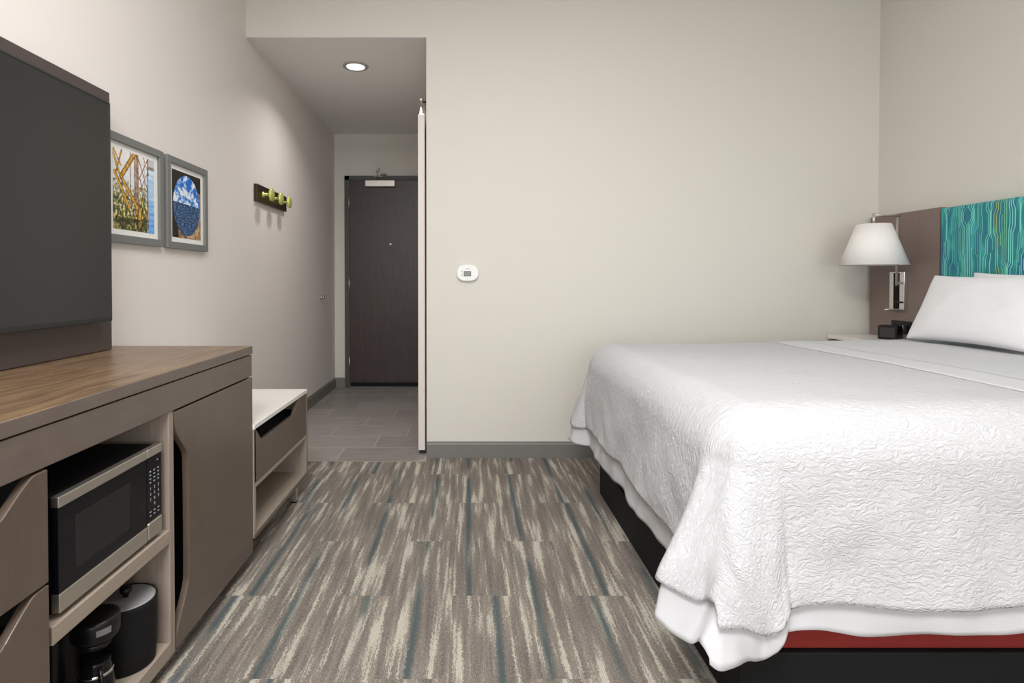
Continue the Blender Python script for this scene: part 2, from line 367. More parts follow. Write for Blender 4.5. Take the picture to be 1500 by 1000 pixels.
# ------------------------------------------------------------------ sliding bathroom door on its rail
sd = thing('door_2', (-0.325, 4.4, 0), 'white sliding barn door seen edge on beside the hall opening', 'sliding door', kind='structure')
obj('door_panel', box(-0.350, -0.302, 3.955, 4.95, 0.028, 2.40), M_sliding, sd, 0.002)
rl = B(); add_tube(rl, [(-0.326, 3.95, 2.497), (-0.326, 6.0, 2.497)], 0.010, 12); add_lathe(rl, [(0.004, -0.018), (0.012, -0.014), (0.014, 0), (0.010, 0.006)], (-0.326, 3.95, 2.497), 'y', 20)
obj('rail', rl, M_nickel, sd)
for y in (4.02, 4.85):
    hg = B(); add_prism(hg, [(-0.345, 2.395), (-0.325, 2.395), (-0.322, 2.44), (-0.328, 2.475), (-0.338, 2.475), (-0.344, 2.44)], 'y', y, y + 0.04)
    add_box(hg, -0.345, -0.307, y - 0.03, y + 0.07, 2.40, 2.416)
    obj('hanger', hg, M_nickel, sd, 0.002)
for y in (3.975, 4.9, 5.8):
    hg = B(); add_tube(hg, [(-0.326, y, 2.497), (-0.285, y, 2.487)], 0.007, 8); add_lathe(hg, [(0.02, -0.008), (0.02, 0)], (XH, y, 2.487), 'x', 16)
    obj('wall_bracket', hg, M_bezel, sd)
gd = B(); add_box(gd, -0.345, -0.286, 3.975, 4.02, 0.004, 0.026); obj('floor_guide', gd, M_bezel, sd, 0.002)

# ------------------------------------------------------------------ ceiling lights
lt = thing('ceiling_light', (-0.875, 4.40, ZS), 'round recessed downlight in the entry hall ceiling', 'ceiling light')
r = B(); add_lathe(r, [(0.074, 0.0), (0.100, 0.0), (0.098, -0.006), (0.078, -0.010), (0.070, -0.004)], (-0.875, 4.40, ZS), 'z', 48); obj('trim_ring', r, M_lightring, lt)
r = B(); add_lathe(r, [(0.001, -0.012), (0.055, -0.0118), (0.070, -0.009), (0.0705, -0.004)], (-0.875, 4.40, ZS), 'z', 48); obj('diffuser', r, M_lamp_on, lt)
for cx_, cy_, wh in ((-0.40, -0.8, 'large square fill lamp added out of view near the window'), (-0.05, 1.4, 'large square fill lamp added out of view over the carpet beside the bed')):
    lt = thing('added_ceiling_lamp', (cx_, cy_, ZC), wh, 'ceiling light')  # housings added out of view for the ceiling fill lights
    obj('lamp_body', box(cx_ - 0.64, cx_ + 0.64, cy_ - 0.64, cy_ + 0.64, ZC - 0.05, ZC), M_white, lt, 0.01)
    obj('diffuser', box(cx_ - 0.61, cx_ + 0.61, cy_ - 0.61, cy_ + 0.61, ZC - 0.066, ZC - 0.05), M_lamp_added, lt, 0.004)

# ------------------------------------------------------------------ thermostat
def superell(cx, cz, a, b_, n=2.6, seg=48, y=0):
    out = []
    for k in range(seg):
        t = 2 * PI * k / seg; c, s = math.cos(t), math.sin(t)
        out.append((cx + a * math.copysign(abs(c) ** (2 / n), c), cz + b_ * math.copysign(abs(s) ** (2 / n), s)))
    return out
tx, tz = 0.0, 1.283
th = thing('thermostat', (tx, YB, tz), 'small white oval thermostat with a grey display on the cream wall', 'thermostat')
b = B(); add_prism(b, superell(tx, tz, 0.075, 0.057), 'y', YB - 0.026, YB); obj('housing', b, M_plast, th, 0.008, 4)
obj('display', box(tx - 0.026, tx + 0.024, YB - 0.0275, YB - 0.0255, tz - 0.022, tz + 0.013), M_lcdb, th)
obj('lcd_glass', box(tx - 0.021, tx + 0.019, YB - 0.0285, YB - 0.027, tz - 0.017, tz + 0.009), M_lcd, th)
for k in range(3):
    obj('button', box(tx - 0.041, tx - 0.035, YB - 0.0275, YB - 0.0255, tz - 0.020 + k * 0.014, tz - 0.015 + k * 0.014), M_lcdb, th, 0.001)
obj('button', box(tx - 0.004, tx + 0.002, YB - 0.0275, YB - 0.0255, tz - 0.042, tz - 0.038), M_lcdb, th, 0.001)
obj('nameplate', box(tx - 0.014, tx + 0.014, YB - 0.027, YB - 0.0255, tz + 0.026, tz + 0.030), mat('nameplate_grey', hexc(150, 148, 146), 0.5), th)

# ------------------------------------------------------------------ left wall fittings
# door stop / bumper in the hall
b = B(); add_lathe(b, [(0.022, 0), (0.022, 0.004), (0.012, 0.008), (0.012, 0.022), (0.022, 0.028), (0.022, 0.040), (0.014, 0.046)], (XL, 5.80, 1.055), 'x', 24)
tag(obj('door_bumper', b, M_chrome), 'small round chrome bumper on the left wall near the entry door', 'door bumper')
# coat rack
cr = thing('coat_rack', (XL, 4.32, 1.82), 'dark coat rack with three lime coloured hooks on the left wall', 'coat rack')
obj('backboard', box(XL, XL + 0.024, 4.01, 4.66, 1.80, 1.925), M_bronze, cr, 0.002)
for y in (4.125, 4.33, 4.53):
    z = 1.862; hk = B()
    add_lathe(hk, [(0.022, 0.024), (0.022, 0.030), (0.010, 0.033), (0.010, 0.082)], (XL, y, z), 'x', 24)
    h_ = obj('hook', hk, M_lime, cr)
    d_ = B(); add_lathe(d_, [(0.004, 0.080), (0.044, 0.080), (0.046, 0.083), (0.046, 0.094), (0.043, 0.097), (0.004, 0.097)], (XL, y, z), 'x', 36)
    obj('hook_disc', d_, M_lime, h_)

# framed photographs, drawn as coloured grids
def lerp(a, b_, t): t = max(0, min(1, t)); return tuple(a[i] + (b_[i] - a[i]) * t for i in range(3))
def fb(x, y, s, k=0): return noise.fractal(Vector((x * s, y * s, k)), 0.7, 2.0, 4)
def seg_d(px, py, ax, ay, bx, by):
    t = max(0, min(1, ((px - ax) * (bx - ax) + (py - ay) * (by - ay)) / ((bx - ax) ** 2 + (by - ay) ** 2)))
    return math.hypot(px - ax - t * (bx - ax), py - ay - t * (by - ay))
TR = [(0.50, 1.0, 0.18, 0.66, 0.040), (0.18, 0.66, 0.62, 0.26, 0.034), (0.62, 0.0, 0.62, 0.26, 0.05), (0.0, 0.95, 0.14, 0.70, 0.022), (0.20, 1.0, 0.08, 0.72, 0.016),
      (0.04, 0.70, 0.36, 0.30, 0.03), (0.02, 0.98, 0.18, 0.80, 0.012)]
FA = [(0.57, 0.25, 0.57, 1, 0.034), (0.51, 0.2, 0.51, 1, 0.018), (0.40, 0.3, 0.40, 1, 0.010), (0.60, 0.95, 0.84, 0.55, 0.010), (0.84, 1.0, 0.60, 0.68, 0.010), (0.62, 0.72, 0.78, 0.40, 0.009),
      (0.72, 1.0, 0.86, 0.78, 0.008), (0.83, 0.05, 0.83, 1, 0.012), (0.74, 0.5, 0.74, 1, 0.006), (0.60, 0.50, 0.82, 0.80, 0.009)]
def img_bridge(u, v):
    water = lerp((0.30, 0.58, 0.90), (0.88, 0.95, 1.0), 0.15 + v * 0.9 + fb(u * 0.4, v * 3, 6) * 0.35)
    if u < 0.82:
        c = lerp((0.80, 0.86, 0.95), (0.97, 0.95, 0.95), v + fb(u, v, 8) * 0.4)
        if v < 0.62:
            n_ = fb(u * 1.6, v, 14, 3)
            g = lerp((0.16, 0.26, 0.12), (0.72, 0.60, 0.26), 0.5 + n_ * 1.4)
            k = (0.62 - v) * 2.2 + fb(u, v, 22, 9) * 0.9 - (0.25 if 0.35 < u < 0.5 and v > 0.2 else 0)
            c = lerp(c, g, k * 2.2)
            if n_ > 0.32 and v < 0.4: c = (0.93, 0.86, 0.62)
    else:
        c = water
        if v > 0.9: c = (0.80, 0.80, 0.84)
        elif v > 0.86: c = (0.55, 0.50, 0.44)
    for a, b2, c2, d2, w2 in FA:
        if seg_d(u, v, a, b2, c2, d2) < w2: c = lerp((0.34, 0.26, 0.26), (0.80, 0.62, 0.42), 0.5 + fb(u, v, 16, 5) * 1.0)
    for a, b2, c2, d2, w2 in TR:
        dd = seg_d(u, v, a, b2, c2, d2)
        if dd < w2: c = lerp((0.93, 0.72, 0.26), (0.42, 0.27, 0.12), dd / w2 * 0.9 + fb(u, v, 18, 2) * 0.6)
    if v < 0.16 and u < 0.8: c = lerp(c, (0.16, 0.17, 0.08), 0.45 + fb(u, v, 12, 8))
    return c
def img_porthole(u, v):
    e = ((u - 0.50) / 0.47) ** 2 + ((v - 0.50) / 0.46) ** 2
    if e > 1:
        if v < 0.2 and u > 0.2: return lerp((0.45, 0.34, 0.24), (0.82, 0.68, 0.52), 0.5 + fb(u, v, 10) + (u - 0.6))
        if u > 0.86 and v < 0.75: return lerp((0.50, 0.38, 0.28), (0.75, 0.63, 0.50), 0.5 + fb(u, v, 10))
        return lerp((0.08, 0.07, 0.06), (0.20, 0.16, 0.13), 0.4 + fb(u, v, 12))
    hz = 0.535 - 0.02 * u
    if v > hz:
        t = (v - hz) / 0.42
        cl_ = fb(u * 1.2, v * 1.6, 5, 4) * 1.6 + 0.85 - t * 0.85
        return lerp((0.10, 0.42, 0.82), (0.94, 0.96, 0.99), cl_)
    return lerp((0.10, 0.22, 0.38), (0.42, 0.56, 0.70), 0.35 + fb(u * 1.0, v * 3.4, 16, 6) * 1.1 - (0.1 if hz - v < 0.03 else 0))
def picture(name, y0, y1, fn, label):
    z0, z1, xf = 1.398, 1.868, XL + 0.024
    t = thing(name, (XL, (y0 + y1) / 2, z0), label, 'framed picture', 'framed photographs on the left wall')
    bd = 0.034; f = B()
    add_box(f, XL + 0.001, xf, y0, y0 + bd, z0, z1); add_box(f, XL + 0.001, xf, y1 - bd, y1, z0, z1)
    add_box(f, XL + 0.001, xf, y0 + bd, y1 - bd, z0, z0 + bd); add_box(f, XL + 0.001, xf, y0 + bd, y1 - bd, z1 - bd, z1)
    obj('frame', f, M_frame, t, 0.0015)
    obj('picture_mat', box(XL + 0.001, XL + 0.010, y0 + bd - 0.002, y1 - bd + 0.002, z0 + bd - 0.002, z1 - bd + 0.002), M_mat, t)
    mm_ = 0.031; pb = B(); NU, NV = 110, 150; lay = pb.loops.layers.color.new('picture')
    py0, py1, pz0, pz1 = y0 + bd + mm_, y1 - bd - mm_, z0 + bd + mm_ - 0.005, z1 - bd - mm_ + 0.005
    V = [[pb.verts.new((XL + 0.0112, py0 + (py1 - py0) * i / NU, pz0 + (pz1 - pz0) * j / NV)) for i in range(NU + 1)] for j in range(NV + 1)]
    for j in range(NV):
        for i in range(NU):
            fc = pb.faces.new((V[j][i], V[j][i + 1], V[j + 1][i + 1], V[j + 1][i])); c = fn((i + .5) / NU, (j + .5) / NV)
            for lp in fc.loops: lp[lay] = (max(0, min(1, c[0])), max(0, min(1, c[1])), max(0, min(1, c[2])), 1)
    obj('photo_print', pb, M_photo, t)
picture('framed_picture', 2.335, 2.78, img_bridge, 'grey framed photo of yellow bridge trusses over blue water, beside the television')
picture('framed_picture', 2.815, 3.25, img_porthole, 'grey framed photo of sea and clouds through a round opening')

# ------------------------------------------------------------------ television and its panel
obj_p = obj('wooden_backboard', box(XL + 0.001, -1.445, 0.62, 2.272, 0.954, 1.990), M_panel, bevel=0.003)
tag(obj_p, 'dark brown wooden wall panel behind the television on the dresser', 'wall panel')
tv = thing('television', (-1.42, 1.47, 1.075), 'large black flat television on the brown panel', 'television')
obj('tv_back', box(-1.4445, -1.402, 0.76, 2.19, 1.085, 1.915), M_blackmat, tv, 0.004)
b = B(); x0, x1 = -1.410, -1.396; Y0, Y1, Z0, Z1 = 0.745, 2.198, 1.075, 1.925
add_box(b, x0, x1, Y0, Y0 + 0.008, Z0, Z1); add_box(b, x0, x1, Y1 - 0.008, Y1, Z0, Z1); add_box(b, x0, x1, Y0 + 0.008, Y1 - 0.008, Z0, Z0 + 0.018); add_box(b, x0, x1, Y0 + 0.008, Y1 - 0.008, Z1 - 0.008, Z1)
obj('bezel', b, M_bezel, tv, 0.0015)
obj('screen', box(-1.4015, -1.3975, Y0 + 0.007, Y1 - 0.007, Z0 + 0.017, Z1 - 0.007), M_screen, tv)

# ------------------------------------------------------------------ dresser
XC = -0.926
ds = thing('dresser', (-1.22, 1.51, 0), 'long brown dresser with a walnut top under the television', 'dresser')
obj('dresser_top', box(XL + 0.002, XC, 0.60, 2.400, 0.918, 0.9525), [M_top], ds, 0.002)
b = box(XC - 0.004, XC + 0.0015, 0.599, 2.401, 0.9185, 0.9515); obj('top_edge_band', b, M_taupe, ds, 0.001)
b = B(); add_box(b, XC - 0.024, XC - 0.001, 0.60, 2.400, 0.824, 0.914); add_box(b, XL + 0.01, XC - 0.024, 2.38, 2.400, 0.824, 0.918)
obj('apron', b, M_taupe, ds, 0.002)
xb = XL + 0.006
def side(y0, y1, m=M_beige, z0=0.055, z1=0.918, xf=XC - 0.022): return obj('side_panel', box(xb, xf, y0, y1, z0, z1 if z1 < .9 else .8235), m, ds, 0.0015)
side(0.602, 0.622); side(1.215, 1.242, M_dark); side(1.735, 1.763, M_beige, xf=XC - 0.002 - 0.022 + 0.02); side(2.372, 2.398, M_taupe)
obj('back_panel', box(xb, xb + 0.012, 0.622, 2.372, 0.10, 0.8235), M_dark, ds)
obj('shelf', box(xb + 0.012, XC - 0.004, 1.2425, 1.7345, 0.414, 0.456), M_beige_y, ds, 0.0015)
obj('bottom_board', box(xb, XC - 0.004, 1.2425, 1.7345, 0.055, 0.100), M_beige_y, ds, 0.0015)
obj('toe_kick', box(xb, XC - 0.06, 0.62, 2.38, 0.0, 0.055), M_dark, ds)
obj('fridge_front', box(xb + 0.05, XC - 0.06, 1.775, 2.36, 0.06, 0.81), M_blackmat, ds, 0.01)
# door with a scooped finger pull along its near edge
def smooth(pts, it=2):
    for _ in range(it):
        out = [pts[0]]
        for a, c in zip(pts, pts[1:]):
            out += [(a[0] * .75 + c[0] * .25, a[1] * .75 + c[1] * .25), (a[0] * .25 + c[0] * .75, a[1] * .25 + c[1] * .75)]
        pts = out + [pts[-1]]
    return pts
edge = [(1.766, 0.818)] + smooth([(1.766, 0.80), (1.768, 0.772), (1.782, 0.735), (1.838, 0.675), (1.848, 0.635), (1.848, 0.26), (1.842, 0.225), (1.782, 0.14), (1.768, 0.11), (1.768, 0.075)]) + [(1.768, 0.062)]
dd_ = obj('door', add_prism(B(), edge + [(2.400, 0.062), (2.400, 0.818)], 'x', XC - 0.021, XC), M_door, ds, 0.0015)
# drawers
def drawer_pts(y0, y1, z0, z1, s0, s1, dep, ramp):
    mid = smooth([(s1, z1), (s1 - ramp * 0.15, z1 - 0.002), (s1 - ramp * 0.55, z1 - dep * 0.45), (s1 - ramp, z1 - dep), (s1 - ramp * 1.5, z1 - dep)])
    mid2 = smooth([(s0 + ramp * 1.5, z1 - dep), (s0 + ramp, z1 - dep), (s0 + ramp * 0.55, z1 - dep * 0.45), (s0 + ramp * 0.15, z1 - 0.002), (s0, z1)])
    return [(y1, z0), (y1, z1)] + mid + mid2 + [(y0, z1), (y0, z0)]
for z0, z1 in ((0.568, 0.818), (0.312, 0.562), (0.062, 0.306)):
    d = obj('drawer', add_prism(B(), drawer_pts(0.605, 1.228, z0, z1, 0.635, 1.198, 0.072, 0.105), 'x', XC - 0.021, XC), M_door, ds, 0.002)
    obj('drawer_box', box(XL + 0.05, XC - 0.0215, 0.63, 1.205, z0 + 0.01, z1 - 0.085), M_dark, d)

# ------------------------------------------------------------------ microwave
mw = thing('microwave', (-1.12, 1.49, 0.456), 'black and steel microwave oven on the upper dresser shelf', 'microwave')
XM = -0.937; my0, my1, mz0, mz1, ms = 1.272, 1.703, 0.470, 0.738, 1.626
obj('housing', box(XM - 0.36, XM - 0.018, my0 + 0.003, my1 - 0.003, mz0 + 0.004, mz1 - 0.002), M_blackmat, mw, 0.004)
d = obj('microwave_door', box(XM - 0.018, XM, my0, ms - 0.0015, mz0 + 0.044, mz1 - 0.026), M_glassblk, mw, 0.001)
b = B(); add_prism(b, [(1.327, .548), (1.541, .548), (1.541, .673), (1.327, .673)], 'x', XM - 0.004, XM + 0.0012); obj('window', b, M_window, d, 0.001)
b = B(); add_box(b, XM, XM + 0.001, 1.541, 1.5465, 0.543, 0.676); add_box(b, XM, XM + 0.001, 1.327, 1.5465, 0.543, 0.548); obj('window_border', b, M_dark, d)
obj('door_trim', box(XM - 0.018, XM + 0.002, my0, ms - 0.0015, mz1 - 0.0255, mz1), M_steel, d, 0.002)
obj('door_trim', box(XM - 0.018, XM + 0.002, my0, ms - 0.0015, mz0, mz0 + 0.0435), M_steel, d, 0.002)
cp = obj('control_panel', box(XM - 0.018, XM, ms + 0.0015, my1, mz0 + 0.052, mz1 - 0.026), M_glassblk, mw, 0.001)
obj('panel_trim', box(XM - 0.018, XM + 0.002, ms + 0.0015, my1, mz1 - 0.0255, mz1), M_steel, cp, 0.002)
obj('open_button', box(XM - 0.018, XM + 0.003, ms + 0.0035, my1 - 0.002, mz0, mz0 + 0.050), M_steel, cp, 0.004, 3)
def text_mesh(txt, size):
    cu = bpy.data.curves.new('t', 'FONT'); cu.body = txt; cu.size = size; cu.align_x = 'CENTER'; cu.align_y = 'CENTER'; cu.extrude = 0.0002
    o = bpy.data.objects.new('t', cu); COL.objects.link(o); dg = bpy.context.evaluated_depsgraph_get(); dg.update()
    me = bpy.data.meshes.new_from_object(o.evaluated_get(dg)); bpy.data.objects.remove(o); return me
def put_text(txt, size, x, y, z):
    bm = B(); me = text_mesh(txt, size); bm.from_mesh(me); bpy.data.meshes.remove(me)
    for v in bm.verts:
        c_ = v.co.copy(); v.co = Vector((x + c_.z, y + c_.x, z + c_.y))
    obj('number_key', bm, M_mark, cp, fix=False)
cyc = (ms + my1) / 2
for i, rw in enumerate([['1', '2', '3'], ['4', '5', '6'], ['7', '8', '9'], ['', '0', '']]):
    for j, t in enumerate(rw):
        if t: put_text(t, 0.013, XM + 0.0008, cyc - 0.021 + j * 0.021, 0.618 - i * 0.0165)
for j in range(3):
    for z in [0.668 - i * 0.011 for i in range(4)] + [0.548, 0.537]:
        obj('key', box(XM - 0.0005, XM + 0.0006, cyc - 0.025 + j * 0.021, cyc - 0.017 + j * 0.021, z, z + 0.003), M_mark, cp)
obj('key', box(XM - 0.0005, XM + 0.0006, cyc + 0.014, cyc + 0.02, 0.693, 0.696), M_mark, cp)
for x in (XM - 0.33, XM - 0.04):
    for y in (my0 + 0.03, my1 - 0.03):
        f = B(); add_lathe(f, [(0.009, 0), (0.011, 0.0145)], (x, y, 0.4562), 'z', 16); obj('foot', f, M_black, mw)

# ------------------------------------------------------------------ ice bucket and coffee maker
ib = thing('ice_bucket', (-1.015, 1.648, 0.1), 'round black ice bucket with a grey lid on the lower dresser shelf', 'ice bucket')
c = (-1.015, 1.648, 0.1005)
b = B(); add_lathe(b, [(0.074, 0), (0.0775, 0.003), (0.0805, 0.05), (0.082, 0.178), (0.083, 0.190), (0.080, 0.192), (0.078, 0.186)], c, 'z', 64); obj('bucket_body', b, M_blackmat, ib)
ld = B(); add_lathe(ld, [(0.077, 0.186), (0.0775, 0.191), (0.070, 0.193), (0.012, 0.195)], c, 'z', 64); ld_ = obj('lid', ld, M_bucketlid, ib)
k = B(); add_lathe(k, [(0.008, 0.195), (0.008, 0.203), (0.015, 0.210), (0.017, 0.218), (0.012, 0.225), (0.002, 0.226)], c, 'z', 32); obj('lid_knob', k, M_black, ld_)
cm = thing('coffee_maker', (-1.03, 1.46, 0.1), 'small black coffee maker in front of the ice bucket on the lower shelf', 'coffee maker')
c = (-0.985, 1.468, 0.1005)
b = B(); add_prism(b, superell(-1.045, 1.468, 0.105, 0.058, 4), 'z', 0.1005, 0.122); obj('base', b, M_black, cm, 0.004)
b = B(); add_prism(b, superell(-1.10, 1.468, 0.048, 0.056, 4), 'z', 0.122, 0.336); obj('water_tank', b, M_black, cm, 0.006)
hd = B(); add_lathe(hd, [(0.045, 0.190), (0.054, 0.197), (0.057, 0.205), (0.057, 0.240), (0.055, 0.247), (0.045, 0.250), (0.004, 0.246)], c, 'z', 48)
hd_ = obj('brew_head', hd, M_black, cm)
b = B(); add_lathe(b, [(0.030, 0.165), (0.046, 0.189)], c, 'z', 32); obj('filter_cone', b, M_black, cm)
pl = B()
a0, a1 = math.radians(-55), math.radians(-20); N = 10
for i in range(N):
    aa, ab = a0 + (a1 - a0) * i / N, a0 + (a1 - a0) * (i + 1) / N
    q = [pl.verts.new((c[0] + 0.0580 * math.cos(t), c[1] + 0.0580 * math.sin(t), z)) for t, z in ((aa, 0.318), (ab, 0.318), (ab, 0.334), (aa, 0.334))]
    q2 = [pl.verts.new((c[0] + 0.0570 * math.cos(t), c[1] + 0.0570 * math.sin(t), z)) for t, z in ((aa, 0.318), (ab, 0.318), (ab, 0.334), (aa, 0.334))]
    pl.faces.new(q); pl.faces.new(q2[::-1]); pl.faces.new((q[0], q2[0], q2[1], q[1])); pl.faces.new((q[3], q[2], q2[2], q2[3]))
obj('badge', pl, mat('badge_grey', hexc(105, 105, 107), 0.4), hd_)
b = B(); add_lathe(b, [(0.030, 0.022), (0.040, 0.026), (0.044, 0.06), (0.040, 0.10), (0.034, 0.125), (0.036, 0.135)], c, 'z', 40); obj('carafe', b, M_glassblk, cm)
b = B(); add_tube(b, [(c[0] + 0.036 * .7, c[1] - 0.036 * .7, 0.225), (c[0] + 0.055 * .7, c[1] - 0.055 * .7, 0.222), (c[0] + 0.064 * .7, c[1] - 0.064 * .7, 0.20), (c[0] + 0.06 * .7, c[1] - 0.06 * .7, 0.165), (c[0] + 0.044 * .7, c[1] - 0.044 * .7, 0.155)], 0.005, 10); obj('carafe_handle', b, M_black, cm)
b = B(); add_lathe(b, [(0.0412, 0.098), (0.0408, 0.106)], c, 'z', 40); obj('carafe_band', b, M_chrome, cm)

# ------------------------------------------------------------------ luggage bench
bn = thing('luggage_bench', (-1.22, 2.8, 0), 'low bench with a white top and one drawer past the dresser', 'bench')
bx, by0, by1 = -0.921, 2.403, 3.20
obj('bench_top', box(XL + 0.013, bx + 0.002, by0, by1 + 0.002, 0.590, 0.610), M_white, bn, 0.0015)
for a, c_ in ((by0, by0 + 0.02), (by1 - 0.02, by1)): obj('side_panel', box(XL + 0.014, bx, a, c_, 0.118, 0.5895), M_beige if a == by0 else M_beige, bn, 0.001)
obj('outer_edge', box(XL + 0.014, bx + 0.001, by1, by1 + 0.003, 0.116, 0.5895), M_door, bn)
obj('bench_back', box(XL + 0.014, XL + 0.028, by0 + 0.02, by1 - 0.02, 0.14, 0.5895), M_beige, bn)
obj('bottom_board', box(XL + 0.014, bx - 0.002, by0 + 0.02, by1 - 0.02, 0.118, 0.140), M_beige_y, bn, 0.001)
obj('bottom_edge', box(bx - 0.002, bx + 0.001, by0, by1, 0.116, 0.132), M_door, bn)
obj('divider_board', box(XL + 0.028, bx, by0 + 0.02, by1 - 0.02, 0.334, 0.352), M_beige_y, bn, 0.001)
dw = obj('drawer', add_prism(B(), drawer_pts(by0 + 0.003, by1 - 0.018, 0.356, 0.587, by0 + 0.012, 3.035, 0.066, 0.075), 'x', bx - 0.018, bx), M_door, bn, 0.0015)
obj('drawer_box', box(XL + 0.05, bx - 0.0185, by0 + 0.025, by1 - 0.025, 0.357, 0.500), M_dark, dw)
for x, y in ((-0.965, 3.10), (-1.08, 2.47), (-1.45, 3.10), (-1.45, 2.45)):
    l = obj('leg', box(x - 0.014, x + 0.014, y - 0.014, y + 0.014, 0.006, 0.118), M_nickel, bn, 0.002)
    obj('foot_pad', box(x - 0.016, x + 0.016, y - 0.016, y + 0.016, 0.0, 0.0062), M_black, l)

# ------------------------------------------------------------------ headboard
HX = 2.762
hb = thing('headboard', (HX, 2.4, 0.25), 'long headboard of dark wood with a teal patterned cushion panel', 'headboard')
obj('wood_panel', box(HX, XR - 0.001, 3.282, 3.845, 0.20, 1.662), M_hbwood, hb, 0.004)
obj('wood_panel', box(HX, XR - 0.001, 0.925, 1.488, 0.20, 1.662), M_hbwood, hb, 0.004)
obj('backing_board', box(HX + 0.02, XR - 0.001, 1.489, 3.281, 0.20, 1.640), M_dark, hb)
ub = B(); uy0, uy1, uz0, uz1, ux = 1.502, 3.268, 0.30, 1.652, HX - 0.012
add_box(ub, ux, XR - 0.004, uy0, uy1, uz0, uz1)
es = [e for e in ub.edges if all(abs(v.co.x - ux) < 1e-5 for v in e.verts)]
bmesh.ops.bevel(ub, geom=es, offset=0.018, segments=4, profile=0.5, affect='EDGES')
rnd = random.Random(3)
# nested hexagon centres: (y, z, reach, sign)
cent = []
for i in range(13):
    yb_ = uy0 + 0.02 + i * 0.142
    for j in range(5): cent.append((yb_ + (0.071 if j % 2 else 0) + rnd.uniform(-.012, .012), uz0 + 0.12 + j * 0.285 + rnd.uniform(-.04, .04), rnd.choice((1, 1, -1))))
def disp(y, z):
    s = 0
    for (a, b_, sg) in cent:
        dy = y - a; ad = abs(dy)
        if ad > 0.075 or abs(z - b_) > 0.2: continue
        H = 0.028 + ad * 0.9 if sg > 0 else 0.085 - ad * 0.7
        k = max(0, min(1, (H - abs(z - b_)) / 0.026 + 0.5))
        A = 0.022 * (1 - ad / 0.075)
        s += (math.copysign(A, dy) if sg > 0 else -math.copysign(min(A, ad * 0.75), dy)) * k
    return s
y = uy0 + 0.014
while y < uy1 - 0.012:
    bundle = rnd.choice((1, 1, 2, 3, 3, 4)); nb = rnd.randint(2, 4)
    for _q in range(nb):
        if y > uy1 - 0.012: break
        mi = bundle if rnd.random() < 0.7 else rnd.choice((1, 2, 3, 4)); wd = rnd.choice((0.0014, 0.0018, 0.0024))
        prev = None
        zs = [uz0 + 0.02 + i * (uz1 - 0.018 - uz0 - 0.02) / 190 for i in range(191)]
        gaps = [(rnd.uniform(uz0, uz1), rnd.uniform(0.02, 0.07)) for _g in range(rnd.choice((0, 1, 2)))]
        for z in zs:
            yy = y + disp(y, z); yy = max(uy0 + 0.006, min(uy1 - 0.006, yy))
            cur = (ub.verts.new((ux - 0.0012, yy - wd, z)), ub.verts.new((ux - 0.0012, yy + wd, z)))
            if prev and not any(abs(z - g0) < g1 for g0, g1 in gaps): ub.faces.new((prev[0], prev[1], cur[1], cur[0])).material_index = mi
            prev = cur
        z = uz1; nx = [(ux + 0.003, z - 0.008 + 0.0012), (ux + 0.009, z - 0.002 + 0.0012), (ux + 0.018, z + 0.0014), (XR - 0.02, z + 0.0014)]
        for (xx, zz) in nx:
            cur = (ub.verts.new((xx, prev[0].co.y, zz)), ub.verts.new((xx, prev[1].co.y, zz)))
            ub.faces.new((prev[0], prev[1], cur[1], cur[0])).material_index = mi; prev = cur
        y += 0.0105
    y += rnd.choice((0.003, 0.008, 0.016))
up = obj('upholstered_panel', ub, [M_teal] + M_line, hb, fix=False); up['label'] = 'teal cushion panel with aqua and lime circuit lines'
# power outlets on the headboard
ot = thing('power_outlet', (HX - 0.001, 3.56, 0.92), 'black power outlet strip on the headboard above the clock', 'outlet')
obj('outlet_plate', box(HX - 0.009, HX - 0.0005, 3.475, 3.635, 0.895, 0.975), M_black, ot, 0.002)
for y in (3.51, 3.555, 3.60): obj('socket', box(HX - 0.0095, HX - 0.007, y - 0.014, y + 0.014, 0.915, 0.955), M_glassblk, ot, 0.001)
obj('usb_port', box(HX - 0.011, HX - 0.007, 3.534, 3.541, 0.925, 0.948), M_white, ot)

# ------------------------------------------------------------------ wall lamp
lm = thing('wall_lamp', (HX, 3.57, 1.04), 'swing arm wall lamp with a white cone shade on the headboard', 'lamp')
obj('backplate', box(HX - 0.024, HX, 3.512, 3.635, 1.045, 1.287), M_chrome, lm, 0.002)
obj('dark_reflection_strip', box(HX - 0.026, HX - 0.023, 3.550, 3.598, 1.052, 1.280), M_blackmat, lm, 0.001)  # dark stripe reflection in the chrome, put in as a black strip
px, py = HX - 0.052, 3.535
b = B(); add_tube(b, [(px, py, 1.20), (px, py, 1.632)], 0.008, 16); add_tube(b, [(px, py, 1.215), (HX - 0.02, py, 1.215)], 0.007, 12); obj('pole', b, M_nickel, lm)
sx, sy = 2.535, 3.50
b = B(); add_tube(b, [(px + 0.012, py + 0.002, 1.640), (sx + 0.004, sy, 1.640)], 0.007, 12); add_tube(b, [(sx, sy, 1.650), (sx, sy, 1.57)], 0.008, 12); obj('swing_arm', b, M_nickel, lm)
zt, zb = 1.583, 1.328
b = B()
prof = [(0.183, zb), (0.0915, zt), (0.0895, zt), (0.181, zb)]
rings = []
for rr, zz in prof: rings.append([b.verts.new((sx + rr * math.cos(2 * PI * k / 64), sy + rr * math.sin(2 * PI * k / 64), zz)) for k in range(64)])
for i in range(4):
    a, c_ = rings[i], rings[(i + 1) % 4]
    for k in range(64):
        f = b.faces.new((a[k], a[(k + 1) % 64], c_[(k + 1) % 64], c_[k])); f.smooth = i in (0, 2)
obj('lamp_shade', b, M_shade, lm)
b = B(); add_tube(b, [(sx, sy, 1.572), (sx, sy, 1.50)], 0.018, 16)
